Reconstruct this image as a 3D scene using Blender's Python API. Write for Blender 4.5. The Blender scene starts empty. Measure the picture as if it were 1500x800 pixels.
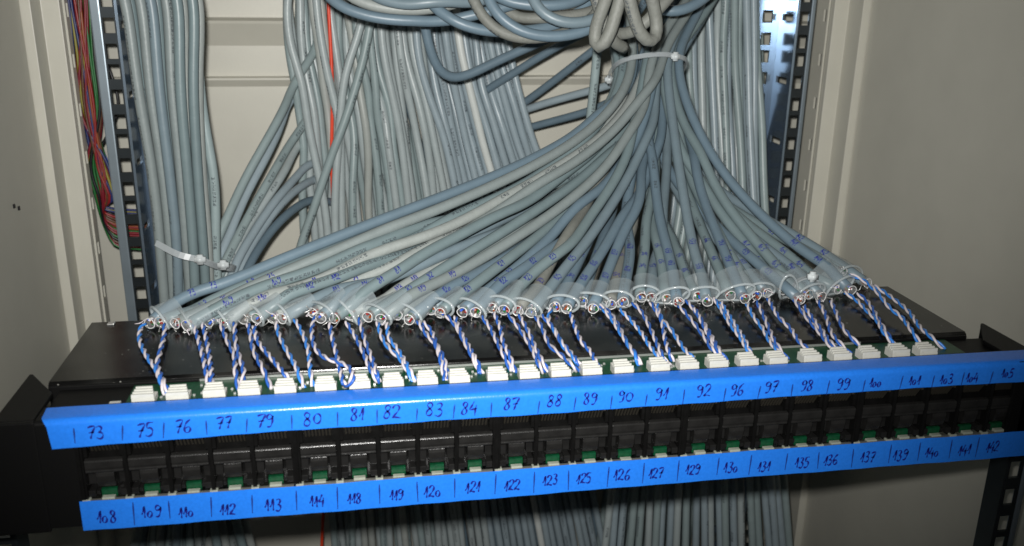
import bpy, bmesh, math, random
import numpy as np
from mathutils import Matrix, Vector, kdtree

random.seed(7); np.random.seed(7)
scene = bpy.context.scene
C = scene.collection
S = 0.001                                   # every length below is in millimetres

# ------------------------------------------------------------------ camera
CAM = np.array([105.169, -323.003, 157.379])
R = np.array([[0.98553656, -0.03939324, 0.16482068],
              [-0.16887274, -0.30940106, 0.93581674],
              [0.01413083, -0.95011534, -0.31157851]])   # camera (right, down, forward) -> place
FPX = 1342.416
cd = bpy.data.cameras.new('camera'); cam = bpy.data.objects.new('camera', cd); C.objects.link(cam)
cd.sensor_width = 36; cd.lens = 36 * FPX / 1500; cd.clip_start = 0.01; cd.clip_end = 20
M = Matrix.Identity(4)
for r in range(3):
    M[r][0] = R[r, 0]; M[r][1] = -R[r, 1]; M[r][2] = -R[r, 2]; M[r][3] = CAM[r] * S
cam.matrix_world = M
cd.dof.use_dof = True; cd.dof.focus_distance = 0.47; cd.dof.aperture_fstop = 16.0
scene.camera = cam

# ------------------------------------------------------------------ light: the phone's flash beside the lens, a dim room
w = bpy.data.worlds.new('World'); scene.world = w; w.use_nodes = True
w.node_tree.nodes['Background'].inputs[0].default_value = (0.75, 0.80, 0.85, 1)
w.node_tree.nodes['Background'].inputs[1].default_value = 0.018
fl = bpy.data.lights.new('phone_flash', 'SPOT'); fo = bpy.data.objects.new('phone_flash', fl); C.objects.link(fo)
fl.energy = 15.5; fl.color = (1.0, 0.985, 0.95); fl.spot_size = math.radians(87); fl.spot_blend = 1.0
fl.shadow_soft_size = 0.005
fpos = CAM + R @ np.array([-8.0, -17.0, 2.0])
fdir = R @ np.array([(690 - 750) / FPX, (180 - 400) / FPX, 1.0])
fo.matrix_world = Matrix.Translation(Vector(fpos) * S) @ Vector(fdir).to_track_quat('-Z', 'Y').to_matrix().to_4x4()
scene.view_settings.view_transform = 'Standard'; scene.view_settings.look = 'None'
scene.view_settings.exposure = 0.0; scene.view_settings.gamma = 1.0
scene.view_settings.use_curve_mapping = False
scene.cycles.max_bounces = 8; scene.cycles.transparent_max_bounces = 16
scene.cycles.use_denoising = True

# ------------------------------------------------------------------ survey helper: the point where a sight line meets a plane
def at(u, v, x=None, y=None, z=None):
    d = R @ np.array([(u - 750) / FPX, (v - 400) / FPX, 1.0])
    if y is not None: t = (y - CAM[1]) / d[1]
    elif x is not None: t = (x - CAM[0]) / d[0]
    else: t = (z - CAM[2]) / d[2]
    return CAM + t * d

# ------------------------------------------------------------------ materials
MAT = {}
def mat(name, col, rough=0.5, metal=0.0, spec=0.5, var=0.0, vscale=80.0, bump=0.0, bscale=300.0, coat=0.0):
    m = bpy.data.materials.new(name); m.use_nodes = True; nt = m.node_tree; b = nt.nodes['Principled BSDF']
    b.inputs['Base Color'].default_value = (*col, 1); b.inputs['Roughness'].default_value = rough
    b.inputs['Metallic'].default_value = metal; b.inputs['Specular IOR Level'].default_value = spec
    b.inputs['Coat Weight'].default_value = coat; b.inputs['Coat Roughness'].default_value = 0.15
    tc = nt.nodes.new('ShaderNodeTexCoord')
    if var > 0:
        n = nt.nodes.new('ShaderNodeTexNoise'); n.inputs['Scale'].default_value = vscale; n.inputs['Detail'].default_value = 6
        nt.links.new(tc.outputs['Object'], n.inputs['Vector'])
        mr = nt.nodes.new('ShaderNodeMapRange'); mr.inputs['From Min'].default_value = 0.3; mr.inputs['From Max'].default_value = 0.7
        mr.inputs['To Min'].default_value = 1 - var; mr.inputs['To Max'].default_value = 1 + var
        nt.links.new(n.outputs['Fac'], mr.inputs['Value'])
        mx = nt.nodes.new('ShaderNodeVectorMath'); mx.operation = 'SCALE'; mx.inputs[0].default_value = col
        nt.links.new(mr.outputs['Result'], mx.inputs['Scale']); nt.links.new(mx.outputs['Vector'], b.inputs['Base Color'])
    if bump > 0:
        n2 = nt.nodes.new('ShaderNodeTexNoise'); n2.inputs['Scale'].default_value = bscale; n2.inputs['Detail'].default_value = 4
        nt.links.new(tc.outputs['Object'], n2.inputs['Vector'])
        bp = nt.nodes.new('ShaderNodeBump'); bp.inputs['Strength'].default_value = bump; bp.inputs['Distance'].default_value = 0.0006
        nt.links.new(n2.outputs['Fac'], bp.inputs['Height']); nt.links.new(bp.outputs['Normal'], b.inputs['Normal'])
    MAT[name] = m
    return m

mat('paint', (0.585, 0.57, 0.495), 0.42, var=0.03, vscale=30, bump=0.12, bscale=1500)
mat('zinc_dark_reflection', (0.055, 0.065, 0.072), 0.30, metal=0.8, var=0.10, vscale=60)  # reflection of the dark room painted into the front flange's base colour
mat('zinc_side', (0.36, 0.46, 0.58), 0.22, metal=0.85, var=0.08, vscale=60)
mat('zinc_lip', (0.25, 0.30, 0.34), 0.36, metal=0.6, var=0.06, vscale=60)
mat('black_plastic', (0.012, 0.012, 0.012), 0.38, bump=0.1, bscale=1800)
mat('port_plastic', (0.010, 0.0098, 0.0096), 0.28, spec=0.5, var=0.25, vscale=250)
mat('jack_plastic', (0.0045, 0.0044, 0.0043), 0.26, spec=0.4, var=0.25, vscale=250, bump=0.15, bscale=1500)
mat('bar_plastic', (0.013, 0.0127, 0.0123), 0.25, var=0.2, vscale=250, bump=0.15, bscale=1500)
mat('black_metal', (0.0045, 0.0045, 0.0045), 0.45, spec=0.15, bump=0.15, bscale=2200)
mat('board', (0.0025, 0.048, 0.018), 0.35, var=0.3, vscale=500)
mat('white_plastic', (0.53, 0.53, 0.49), 0.40, var=0.05, vscale=400)
mat('dull_white', (0.30, 0.32, 0.27), 0.5, var=0.12, vscale=400)
mat('solder', (0.55, 0.55, 0.53), 0.3, metal=0.6)
mat('gold', (0.055, 0.05, 0.04), 0.4, metal=0.5)
mat('ledge_metal', (0.16, 0.16, 0.145), 0.4, metal=0.3)
mat('ink', (0.006, 0.010, 0.20), 0.5)
mat('ink_tick', (0.008, 0.030, 0.20), 0.5)
mat('nylon', (0.52, 0.56, 0.57), 0.35, spec=0.5)
mat('painted_highlight', (0.28, 0.30, 0.28), 0.4, metal=0.5)  # highlight on the lid lip, given as a base colour
mat('wire_white', (0.60, 0.55, 0.58), 0.35)
mat('wire_blue', (0.025, 0.105, 0.42), 0.32)
mat('wire_sky', (0.035, 0.20, 0.62), 0.32)
for n, c in dict(red=(0.24, 0.015, 0.015), crimson=(0.19, 0.012, 0.022), orange=(0.25, 0.06, 0.015), yellow=(0.30, 0.21, 0.025),
                 green=(0.015, 0.13, 0.03), navy=(0.02, 0.03, 0.12), brown=(0.10, 0.04, 0.02), dark=(0.01, 0.01, 0.012),
                 grey=(0.22, 0.22, 0.22), olive=(0.25, 0.22, 0.03), white=(0.7, 0.68, 0.66), blue=(0.03, 0.10, 0.5)).items():
    mat('core_' + n, c, 0.38)
mat('scarlet', (0.75, 0.06, 0.02), 0.4)

# blue crepe masking tape
m = mat('tape', (0.018, 0.185, 0.76), 0.24, var=0.07, vscale=900, bump=0.10, bscale=1600)

# dusty black lid: black paint, sparse pale specks of dust
m = mat('lid_paint', (0.0075, 0.0075, 0.0075), 0.17, spec=0.4, bump=0.05, bscale=1800)
nt = m.node_tree; b = nt.nodes['Principled BSDF']; tc = nt.nodes.new('ShaderNodeTexCoord')
def speck(scale, thr, seedoff):
    vo = nt.nodes.new('ShaderNodeTexVoronoi'); vo.inputs['Scale'].default_value = scale
    mp = nt.nodes.new('ShaderNodeMapping'); mp.inputs['Location'].default_value = (seedoff, seedoff * .7, 0)
    nt.links.new(tc.outputs['Object'], mp.inputs['Vector']); nt.links.new(mp.outputs['Vector'], vo.inputs['Vector'])
    sp = nt.nodes.new('ShaderNodeSeparateColor'); nt.links.new(vo.outputs['Color'], sp.inputs['Color'])
    a = nt.nodes.new('ShaderNodeMath'); a.operation = 'MULTIPLY'; nt.links.new(sp.outputs[0], a.inputs[0]); a.inputs[1].default_value = thr
    c = nt.nodes.new('ShaderNodeMath'); c.operation = 'LESS_THAN'; nt.links.new(vo.outputs['Distance'], c.inputs[0]); nt.links.new(a.outputs[0], c.inputs[1])
    g = nt.nodes.new('ShaderNodeMath'); g.operation = 'GREATER_THAN'; nt.links.new(sp.outputs[1], g.inputs[0]); g.inputs[1].default_value = 0.72
    q = nt.nodes.new('ShaderNodeMath'); q.operation = 'MULTIPLY'; nt.links.new(c.outputs[0], q.inputs[0]); nt.links.new(g.outputs[0], q.inputs[1])
    return q
s1 = speck(420, 0.16, 3.1); s2 = speck(170, 0.09, 9.4)
ad = nt.nodes.new('ShaderNodeMath'); ad.operation = 'MAXIMUM'; nt.links.new(s1.outputs[0], ad.inputs[0]); nt.links.new(s2.outputs[0], ad.inputs[1])
nz = nt.nodes.new('ShaderNodeTexNoise'); nz.inputs['Scale'].default_value = 45; nz.inputs['Detail'].default_value = 8
nt.links.new(tc.outputs['Object'], nz.inputs['Vector'])
mr = nt.nodes.new('ShaderNodeMapRange'); mr.inputs['From Min'].default_value = 0.45; mr.inputs['From Max'].default_value = 0.75
mr.inputs['To Min'].default_value = 0; mr.inputs['To Max'].default_value = 0.035
nt.links.new(nz.outputs['Fac'], mr.inputs['Value'])
a2 = nt.nodes.new('ShaderNodeMath'); a2.operation = 'MULTIPLY_ADD'; nt.links.new(ad.outputs[0], a2.inputs[0]); a2.inputs[1].default_value = 0.35
nt.links.new(mr.outputs['Result'], a2.inputs[2])
mx = nt.nodes.new('ShaderNodeMix'); mx.data_type = 'RGBA'; mx.inputs[6].default_value = (0.004, 0.004, 0.004, 1); mx.inputs[7].default_value = (0.55, 0.55, 0.5, 1)
nt.links.new(a2.outputs[0], mx.inputs[0]); nt.links.new(mx.outputs[2], b.inputs['Base Color'])

# cable jackets: PVC with a line of small black print along the length
def jacket(name, col, rough=0.42, dust=0.0, prt=0.8):
    m = mat(name, col, rough, var=0.05, vscale=120, bump=0.10 + dust, bscale=420)
    nt = m.node_tree; b = nt.nodes['Principled BSDF']; src = b.inputs['Base Color'].links[0].from_socket
    N = nt.nodes.new; L = nt.links.new
    uv = N('ShaderNodeUVMap'); sx = N('ShaderNodeSeparateXYZ'); L(uv.outputs['UV'], sx.inputs[0])
    oi = N('ShaderNodeObjectInfo')
    def math_(op, a, bb=None, c=None):
        n = N('ShaderNodeMath'); n.operation = op
        for k, q in enumerate((a, bb, c)):
            if q is None: continue
            if isinstance(q, (int, float)): n.inputs[k].default_value = q
            else: L(q, n.inputs[k])
        return n.outputs[0]
    sofs = math_('MULTIPLY_ADD', oi.outputs['Random'], 400.0, sx.outputs[0])      # mm along the cable
    ang = math_('FRACT', math_('ADD', sx.outputs[1], math_('MULTIPLY', oi.outputs['Random'], 7.31)))
    band = math_('MULTIPLY', math_('GREATER_THAN', ang, 0.44), math_('LESS_THAN', ang, 0.55))
    col_ = math_('FLOOR', math_('MULTIPLY', sofs, 2.2)); row = math_('FLOOR', math_('MULTIPLY', ang, 46.0))
    def white(a, bb):
        cx = N('ShaderNodeCombineXYZ'); L(a, cx.inputs[0])
        if bb is not None: L(bb, cx.inputs[1])
        wn = N('ShaderNodeTexWhiteNoise'); wn.noise_dimensions = '3D'; L(cx.outputs[0], wn.inputs['Vector']); return wn.outputs['Value']
    px = math_('GREATER_THAN', white(col_, row), 0.42)
    cell = math_('FRACT', math_('MULTIPLY', sofs, 0.44)); gap = math_('LESS_THAN', cell, 0.80)
    word = math_('GREATER_THAN', white(math_('FLOOR', math_('MULTIPLY', sofs, 0.11)), None), 0.33)
    run = math_('GREATER_THAN', white(math_('FLOOR', math_('MULTIPLY', sofs, 0.012)), None), 0.35)
    k = math_('MULTIPLY', math_('MULTIPLY', math_('MULTIPLY', px, gap), math_('MULTIPLY', word, run)), math_('MULTIPLY', band, prt))
    mx = N('ShaderNodeMix'); mx.data_type = 'RGBA'; L(k, mx.inputs[0]); L(src, mx.inputs[6]); mx.inputs[7].default_value = (0.05, 0.06, 0.07, 1)
    L(mx.outputs[2], b.inputs['Base Color'])
    return m
JC = {}
for n, c, r, d in (('blue-grey', (0.150, 0.200, 0.228), 0.42, 0.0), ('slate blue', (0.122, 0.175, 0.215), 0.42, 0.0),
                   ('green-grey', (0.152, 0.202, 0.212), 0.40, 0.0), ('pale grey', (0.35, 0.40, 0.405), 0.36, 0.05),
                   ('warm grey', (0.345, 0.37, 0.35), 0.45, 0.15), ('dusty beige-grey', (0.160, 0.166, 0.150), 0.6, 0.5),
                   ('sage grey', (0.26, 0.325, 0.33), 0.38, 0.0), ('ash grey', (0.195, 0.228, 0.228), 0.45, 0.15), ('chalky grey', (0.265, 0.29, 0.28), 0.5, 0.3), ('off-white', (0.58, 0.61, 0.59), 0.35, 0.0), ('silver blue', (0.28, 0.345, 0.38), 0.34, 0.0)):
    JC[n] = jacket('jacket_' + n.replace(' ', '_'), c, r, d)

# clear plastic: part see-through, part milky and glossy
def clear(name, fac, col, rough):
    m = bpy.data.materials.new(name); m.use_nodes = True; nt = m.node_tree; b = nt.nodes['Principled BSDF']
    b.inputs['Base Color'].default_value = (*col, 1); b.inputs['Roughness'].default_value = rough
    t = nt.nodes.new('ShaderNodeBsdfTransparent'); mx = nt.nodes.new('ShaderNodeMixShader'); mx.inputs[0].default_value = fac
    nt.links.new(t.outputs[0], mx.inputs[1]); nt.links.new(b.outputs[0], mx.inputs[2])
    nt.links.new(mx.outputs[0], nt.nodes['Material Output'].inputs[0]); MAT[name] = m
clear('clear_film', 0.30, (0.42, 0.49, 0.52), 0.10)
clear('clear_rim', 0.36, (0.55, 0.61, 0.63), 0.10)
clear('film_end', 0.25, (0.55, 0.55, 0.55), 0.15)
clear('film_edge', 0.68, (0.68, 0.68, 0.68), 0.2)
clear('nylon_clear', 0.50, (0.46, 0.50, 0.52), 0.25)

# ------------------------------------------------------------------ mesh helpers
def link(name, me, material, parent=None):
    o = bpy.data.objects.new(name, me); C.objects.link(o)
    if material is not None and not me.materials: me.materials.append(MAT[material] if isinstance(material, str) else material)
    if parent: o.parent = parent
    return o
def tag(o, label, cat, group=None, kind=None):
    o['label'] = label; o['category'] = cat
    if group: o['group'] = group
    if kind: o['kind'] = kind
    return o
def thing(name, label, cat, loc=(0, 0, 0), group=None):
    o = bpy.data.objects.new(name, None); C.objects.link(o); o.empty_display_size = 0.01
    o.location = Vector(loc) * S
    return tag(o, label, cat, group)
class MB:
    def __init__(s): s.v = []; s.f = []
    def box(s, x0, x1, y0, y1, z0, z1):
        b = len(s.v)
        s.v += [(x, y, z) for z in (z0, z1) for y in (y0, y1) for x in (x0, x1)]
        s.f += [tuple(b + i for i in q) for q in ((0, 2, 3, 1), (4, 5, 7, 6), (0, 1, 5, 4), (2, 6, 7, 3), (0, 4, 6, 2), (1, 3, 7, 5))]
        return s
    def prism_x(s, prof, x0, x1):            # closed (y, z) outline run along x
        b = len(s.v); n = len(prof)
        s.v += [(x0, y, z) for y, z in prof] + [(x1, y, z) for y, z in prof]
        s.f += [(b + i, b + (i + 1) % n, b + n + (i + 1) % n, b + n + i) for i in range(n)]
        s.f += [tuple(b + i for i in reversed(range(n))), tuple(b + n + i for i in range(n))]
        return s
    def prism_z(s, prof, z0, z1):            # closed (x, y) outline run along z
        b = len(s.v); n = len(prof)
        s.v += [(x, y, z0) for x, y in prof] + [(x, y, z1) for x, y in prof]
        s.f += [(b + i, b + (i + 1) % n, b + n + (i + 1) % n, b + n + i) for i in range(n)]
        s.f += [tuple(b + i for i in reversed(range(n))), tuple(b + n + i for i in range(n))]
        return s
    def mesh(s, name, bevel=0.0, smooth=False):
        me = bpy.data.meshes.new(name); bm = bmesh.new()
        vs = [bm.verts.new((x * S, y * S, z * S)) for x, y, z in s.v]
        for f in s.f: bm.faces.new([vs[i] for i in f])
        bmesh.ops.recalc_face_normals(bm, faces=bm.faces)
        if bevel > 0:
            ed = [e for e in bm.edges if len(e.link_faces) == 2 and e.calc_face_angle(0) > 0.6]
            bmesh.ops.bevel(bm, geom=ed, offset=bevel * S, segments=2, profile=0.6, affect='EDGES')
        bm.to_mesh(me); bm.free()
        if smooth: me.polygons.foreach_set('use_smooth', [True] * len(me.polygons))
        return me
    def build(s, name, material, parent=None, bevel=0.0, smooth=False):
        return link(name, s.mesh(name, bevel, smooth), material, parent)

def spline(pts, step=5.0):                   # Catmull-Rom through points, resampled evenly
    P = np.asarray(pts, float); n = len(P)
    if n == 2: Q = np.array([P[0] + (P[1] - P[0]) * t for t in np.linspace(0, 1, 40)])
    else:
        E = np.vstack([2 * P[0] - P[1], P, 2 * P[-1] - P[-2]]); Q = []
        for i in range(n - 1):
            p0, p1, p2, p3 = E[i:i + 4]
            for t in np.linspace(0, 1, 24, endpoint=False):
                Q.append(0.5 * (2 * p1 + (p2 - p0) * t + (2 * p0 - 5 * p1 + 4 * p2 - p3) * t * t + (3 * p1 - p0 - 3 * p2 + p3) * t ** 3))
        Q.append(P[-1]); Q = np.array(Q)
    return resample(Q, step)
def resample(Q, step):
    d = np.r_[0, np.cumsum(np.linalg.norm(np.diff(Q, axis=0), axis=1))]
    m = max(4, int(round(d[-1] / step)) + 1); s = np.linspace(0, d[-1], m)
    return np.stack([np.interp(s, d, Q[:, k]) for k in range(3)], 1)
def frames(P):
    T = np.gradient(P, axis=0); T /= np.linalg.norm(T, axis=1)[:, None] + 1e-9
    u = np.cross(T[0], [0.31, 0.2, 0.93]); u /= np.linalg.norm(u); U = [u]
    for i in range(1, len(P)):
        u = U[-1] - T[i] * np.dot(U[-1], T[i]); u /= np.linalg.norm(u); U.append(u)
    U = np.array(U); return T, U, np.cross(T, U)
def tube_mesh(name, P, r, sides=10, cap=True, wob=0.0):
    P = np.asarray(P); n = len(P); T, U, V = frames(P)
    rr = np.full(n, r) if np.isscalar(r) else np.asarray(r)
    a = np.arange(sides) / sides * 2 * math.pi
    vs = (P[:, None, :] + rr[:, None, None] * (np.cos(a)[None, :, None] * U[:, None, :] + np.sin(a)[None, :, None] * V[:, None, :])).reshape(-1, 3) * S
    fs = [(i * sides + j, i * sides + (j + 1) % sides, (i + 1) * sides + (j + 1) % sides, (i + 1) * sides + j) for i in range(n - 1) for j in range(sides)]
    ln = np.r_[0, np.cumsum(np.linalg.norm(np.diff(P, axis=0), axis=1))]
    uv = []
    for i in range(n - 1):
        for j in range(sides):
            uv += [ln[i], j / sides, ln[i], (j + 1) / sides, ln[i + 1], (j + 1) / sides, ln[i + 1], j / sides]
    if cap:
        fs += [tuple(reversed(range(sides))), tuple((n - 1) * sides + j for j in range(sides))]
        uv += [0.0, 0.0] * (2 * sides)
    me = bpy.data.meshes.new(name); me.from_pydata(vs.tolist(), [], fs)
    lay = me.uv_layers.new(name='UVMap'); lay.data.foreach_set('uv', uv)
    me.polygons.foreach_set('use_smooth', [True] * (len(fs) - (2 if cap else 0)) + [False] * (2 if cap else 0))
    return me
def tube(name, P, r, material, parent=None, sides=10, cap=True):
    return link(name, tube_mesh(name, P, r, sides, cap), material, parent)

# ================================================================== the cabinet
cab = thing('rack_cabinet', 'pale beige-grey steel equipment cabinet, seen from inside, with perforated mounting rails', 'cabinet')
ZB, ZT = -700, 420
MB().box(-140, 524, 425, 427, ZB, ZT).build('back_panel', 'paint', cab)
# pressed ribs across the back panel
MB().prism_x([(424.9, 122), (415, 120), (414, 118), (424.9, 101)], -120, 505).build('panel_rib', 'paint', cab)
MB().prism_x([(424.9, 78), (420, 77), (420, 75.5), (424.9, 70)], -120, 505).build('panel_rib', 'paint', cab)
sl = MB().box(-100.5, -98, -120, 319, ZB, ZT).build('side_panel', 'paint', cab)
sr = MB().box(482, 484.5, -60, 319, ZB, ZT).build('side_panel', 'paint', cab)
for p in [(20, 302), (27, 305)]:
    q = at(p[0], p[1], x=-97.9)
    MB().box(-98.0, -97.2, q[1] - 1, q[1] + 1, q[2] - 1.2, q[2] + 1.2).build('rivet', 'core_dark', sl)
# rear corner posts, folded sheet: front lip, step, web
def post(side):
    def X(x): return x if side < 0 else 386 - x + (-2)      # mirrored about the cabinet's middle
    prof = [(-102, 320), (-91.9, 320), (-91.9, 340), (-80.3, 340), (-80.3, 346), (-82.0, 346), (-82.0, 341.8), (-93.7, 341.8), (-93.7, 322), (-102, 322)]
    po = MB().prism_z([(X(x), y) for x, y in prof], ZB, ZT).build('corner_post', 'paint', cab, bevel=0.6)
    # perforated web behind the post (square holes at every 25 mm, round ones between)
    wb = MB(); x0, x1 = sorted((X(-80.3), X(-78.8)))
    wb.box(x0, x1, 346.1, 348.5, ZB, ZT); wb.box(x0, x1, 352.5, 354 if side < 0 else 366, ZB, ZT)
    z = ZB
    while z < ZT - 30:
        wb.box(x0, x1, 348.5, 352.5, z + 9, z + 33.0); z += 33.0
    wb.build('perforated_web', 'paint', po)
post(-1); post(1)

# mounting rails with square holes: front flange, slotted side flange, rear flange
def rail(xc, sgn, y0, name='mounting_rail', z0=ZB, z1=ZT, zoff=0.0, near=False, lipw=3.3):
    # sgn = +1: the cabinet's middle lies towards +x
    r = bpy.data.objects.new(name, None); C.objects.link(r); r.parent = cab
    def bx(mb, a, b, c, d, e, f):
        xs = sorted((xc + sgn * a, xc + sgn * b)); mb.box(xs[0], xs[1], c, d, e, f)
    fr = MB()                                              # front flange 16 wide, holes 9.5
    bx(fr, -4.2, -3.4, y0, y0 + 1.8, z0, z1); bx(fr, 3.4, 4.4, y0, y0 + 1.8, z0, z1)
    zs = []; z = z0 + zoff
    while z < z1:
        for d in (6.35, 22.225, 38.1):
            zs.append(z + d)
        z += 44.45
    prev = z0
    for zc in zs:
        bx(fr, -3.4, 3.4, y0, y0 + 1.8, prev, zc - 4.75); prev = zc + 4.75
    fr.build('front_flange', 'zinc_dark_reflection', r)
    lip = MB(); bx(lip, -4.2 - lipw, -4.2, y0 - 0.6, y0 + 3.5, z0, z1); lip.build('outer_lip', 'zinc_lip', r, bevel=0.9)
    if near:
        ed = MB(); bx(ed, 4.4, 6.0, y0 - 0.6, y0 + 12, z0, z1); ed.build('inner_lip', 'zinc_dark_reflection', r, bevel=0.5)
        return r
    sd = MB()                                              # side flange with slots
    bx(sd, 4.4, 6.0, y0 + 0.1, y0 + 6, z0, z1); bx(sd, 4.4, 6.0, y0 + 23, y0 + 28, z0, z1)
    prev = z0; k = 0
    for i, zc in enumerate(zs):
        if i % 3 == 1:
            bx(sd, 4.4, 6.0, y0 + 6, y0 + 23, prev, zc - 2.4); prev = zc + 2.4
    bx(sd, 4.4, 6.0, y0 + 6, y0 + 23, prev, z1)
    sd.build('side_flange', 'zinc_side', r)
    rr = MB()                                              # rear flange, square holes again
    bx(rr, 4.4, 11.0, y0 + 28.1, y0 + 29.9, z0, z1); bx(rr, 19.0, 24.0, y0 + 28.1, y0 + 29.9, z0, z1)
    prev = z0
    for zc in zs:
        bx(rr, 11.0, 19.0, y0 + 28.1, y0 + 29.9, prev, zc - 4.5); prev = zc + 4.5
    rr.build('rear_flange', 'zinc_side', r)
    return r
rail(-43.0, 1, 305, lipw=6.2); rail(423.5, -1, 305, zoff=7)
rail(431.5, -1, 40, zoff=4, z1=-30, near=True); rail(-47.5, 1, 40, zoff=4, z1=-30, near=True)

# ================================================================== the patch panel
pan = thing('patch_panel', 'black two-row patch panel with handwritten numbers on two strips of blue tape', 'patch panel', (192, 0, -44.45))
OFF = Vector((192, 0, -44.45)) * S
def onpanel(o):                               # children keep world coordinates
    o.matrix_parent_inverse = Matrix.Translation(-OFF); return o
G, PW = 78.5, 15.4
XE = 5 * G
# faceplate: top and bottom strips round the row of ports, and the two ears
fp = MB()
fp.prism_x([(0, -7)] + [(1.65 - 1.65 * math.cos(a), -1.65 + 1.65 * math.sin(a)) for a in np.linspace(0, math.pi / 2, 7)] + [(12.5, 0), (12.5, -1.5), (2.8, -1.5), (1.6, -2.8), (1.6, -7)], -13, XE + 6)
fp.box(-13, XE + 6, 0, 1.6, -44.45, -35.5)
fp.box(-13, -0.6, 0, 1.6, -35.5, -7.0); fp.box(XE - 0.6, XE + 6, 0, 1.6, -35.5, -7.0)
fp.box(-13, XE + 6, 1.6, 12.0, -44.45, -43.0)
onpanel(fp.build('faceplate', 'black_metal', pan))
for s in (0, 1):
    def X(x): return x if s == 0 else 373 - x
    xs = sorted((X(-48), X(-13.1)))
    e = onpanel(MB().box(xs[0], xs[1], 0, 1.8, -46, 0.0).build('ear', 'black_metal', pan, bevel=0.5))
    gp = MB().prism_z([(X(-13.6), 2), (X(-13.6), 25), (X(-26.5), 44.5), (X(-27.8), 44.5), (X(-27.8), 2)], -1.8, 0.1)
    gp.box(*sorted((X(-27.8), X(-26.2))), 2, 44, -44, -1.9)
    g = gp.build('gusset', 'black_metal', e, bevel=0.4)
# the lid / box behind
lid = MB().prism_x([(34, -9), (34, -2.2), (34.6, -0.8), (36, 0), (101.5, 0), (103, -0.7), (103.6, -2), (103.6, -40), (60, -40), (34, -40)], -18, 385)
lo = onpanel(lid.build('lid', 'lid_paint', pan, bevel=0.0))
onpanel(MB().box(-17, 384, 32.6, 33.9, -6.5, -0.9).build('lid_lip', 'black_metal', pan, bevel=0.3))
onpanel(MB().box(40, 330, 32.05, 32.5, -1.7, -0.7).build('lip_highlight', 'painted_highlight', pan))  # pale strip added to stand for light caught on the lid's front lip
for uv in ((163, 475),):
    q = at(*uv, z=0)
    onpanel(MB().box(q[0] - 1.6, q[0] + 1.6, q[1] - 1.6, q[1] + 1.6, 0, 0.8).build('screw', 'solder', pan, bevel=0.4))
# circuit board in the slot and its contact blocks
board = onpanel(MB().box(15, 372, 12.6, 32.0, -3.2, -1.8).build('circuit_board', 'board', pan))
onpanel(MB().box(-13, 15, 12.6, 32.5, -4.4, -2.4).build('ledge', 'black_metal', pan))
onpanel(MB().box(372, 392, 12.6, 32.5, -4.4, -2.4).build('ledge', 'black_metal', pan))
q = at(178, 588, z=-5)
onpanel(MB().box(q[0] - 2, q[0] + 2, 13.5, 16.5, -2.4, -1.0).build('label_tab', 'white_plastic', pan))
BLK = [(215, 577), (265, 573), (318, 569), (368, 567), (420, 563), (478, 558), (527, 555), (575, 553), (624, 550), (670, 547), (724, 543), (770, 541), (815, 538),
       (860, 536), (905, 533), (957, 530), (999, 528), (1042, 526), (1085, 523), (1127, 521), (1178, 519), (1220, 516), (1260, 513), (1303, 510), (1342, 508)]
bm_ = MB().box(-4.2, 4.2, 0, 6.5, 0, 2.4)
for k in range(4):
    y = 0.2 + k * 1.65
    bm_.box(-4.2 + 0.25 * k, 4.1 - 0.45 * k, y, y + 0.95, 2.35, 4.2 + 0.32 * k)
bm_.box(-4.25, -2.9, 0.1, 6.4, 2.35, 3.6)
blk_me = bm_.mesh('contact_block', bevel=0.18)
blk_x = []
for i, (u, v) in enumerate(BLK):
    q = at(u, v, z=-0.5); blk_x.append(q[0])
    o = link('contact_block', blk_me, 'white_plastic', board)
    o.location = Vector((q[0] , 13.4 + random.uniform(-.3, .3), -1.75)) * S; o.rotation_euler.z = random.uniform(-.02, .02)
    # solder points and white print beside each block
    for k in range(3):
        x = q[0] + 5.5 + k * 1.3 + random.uniform(-.3, .3); y = random.uniform(18, 30)
        MB().box(x - .45, x + .45, y - .4, y + .4, -1.8, -1.2).build('solder_joint', 'solder', board)
# board children were placed in world coordinates: cancel the parent's inverse
# ports: 25 columns of two
up = MB()
up.box(0.0, 0.75, 0.6, 14, -35.4, -2); up.box(PW - 0.75, PW, 0.6, 14, -35.4, -2)     # side walls
up.box(0.75, PW - 0.75, 6.6, 14, -35.4, -2)                                            # back
up.box(0.76, 2.0, 2.2, 6.5, -16.6, -2); up.box(PW - 2.0, PW - 0.76, 2.2, 6.5, -16.6, -2)
up_me = up.mesh('port', bevel=0.0)
bar_me = MB().prism_x([(2.6, -17.2), (1.0, -17.5), (0.6, -18.0), (0.6, -20.6), (0.9, -21.6), (0.7, -22.2), (1.0, -22.8), (6.5, -22.8), (6.5, -20.5), (2.6, -20.0)], 0.95, PW - 0.95).mesh('divider_bar', bevel=0.12)
cm = MB()
for k in range(8):
    x = 3.1 + k * 1.32
    cm.prism_x([(2.4, -6.0), (2.4, -11.0), (5.6, -16.0), (6.1, -15.8), (3.0, -10.8), (3.0, -6.0)], x - .30, x + .30)
cm.box(2.1, 3.0, 1.6, 2.3, -11.2, -9.0); cm.box(PW - 3.0, PW - 2.1, 1.6, 2.3, -11.2, -9.0)
comb_me = cm.mesh('contact_comb')
low = MB()
low.box(0.8, 3.6, 4.0, 10.9, -29.0, -23.6); low.box(PW - 3.6, PW - 0.8, 4.0, 10.9, -29.0, -23.6)
low.box(0.8, 3.3, 1.6, 10.9, -33.2, -30.6); low.box(PW - 3.3, PW - 0.8, 1.6, 10.9, -33.2, -30.6)
low.box(3.3, 4.6, 3.0, 10.9, -33.2, -31.6); low.box(PW - 4.6, PW - 3.3, 3.0, 10.9, -33.2, -31.6)
low_me = low.mesh('port', bevel=0.2)
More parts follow.
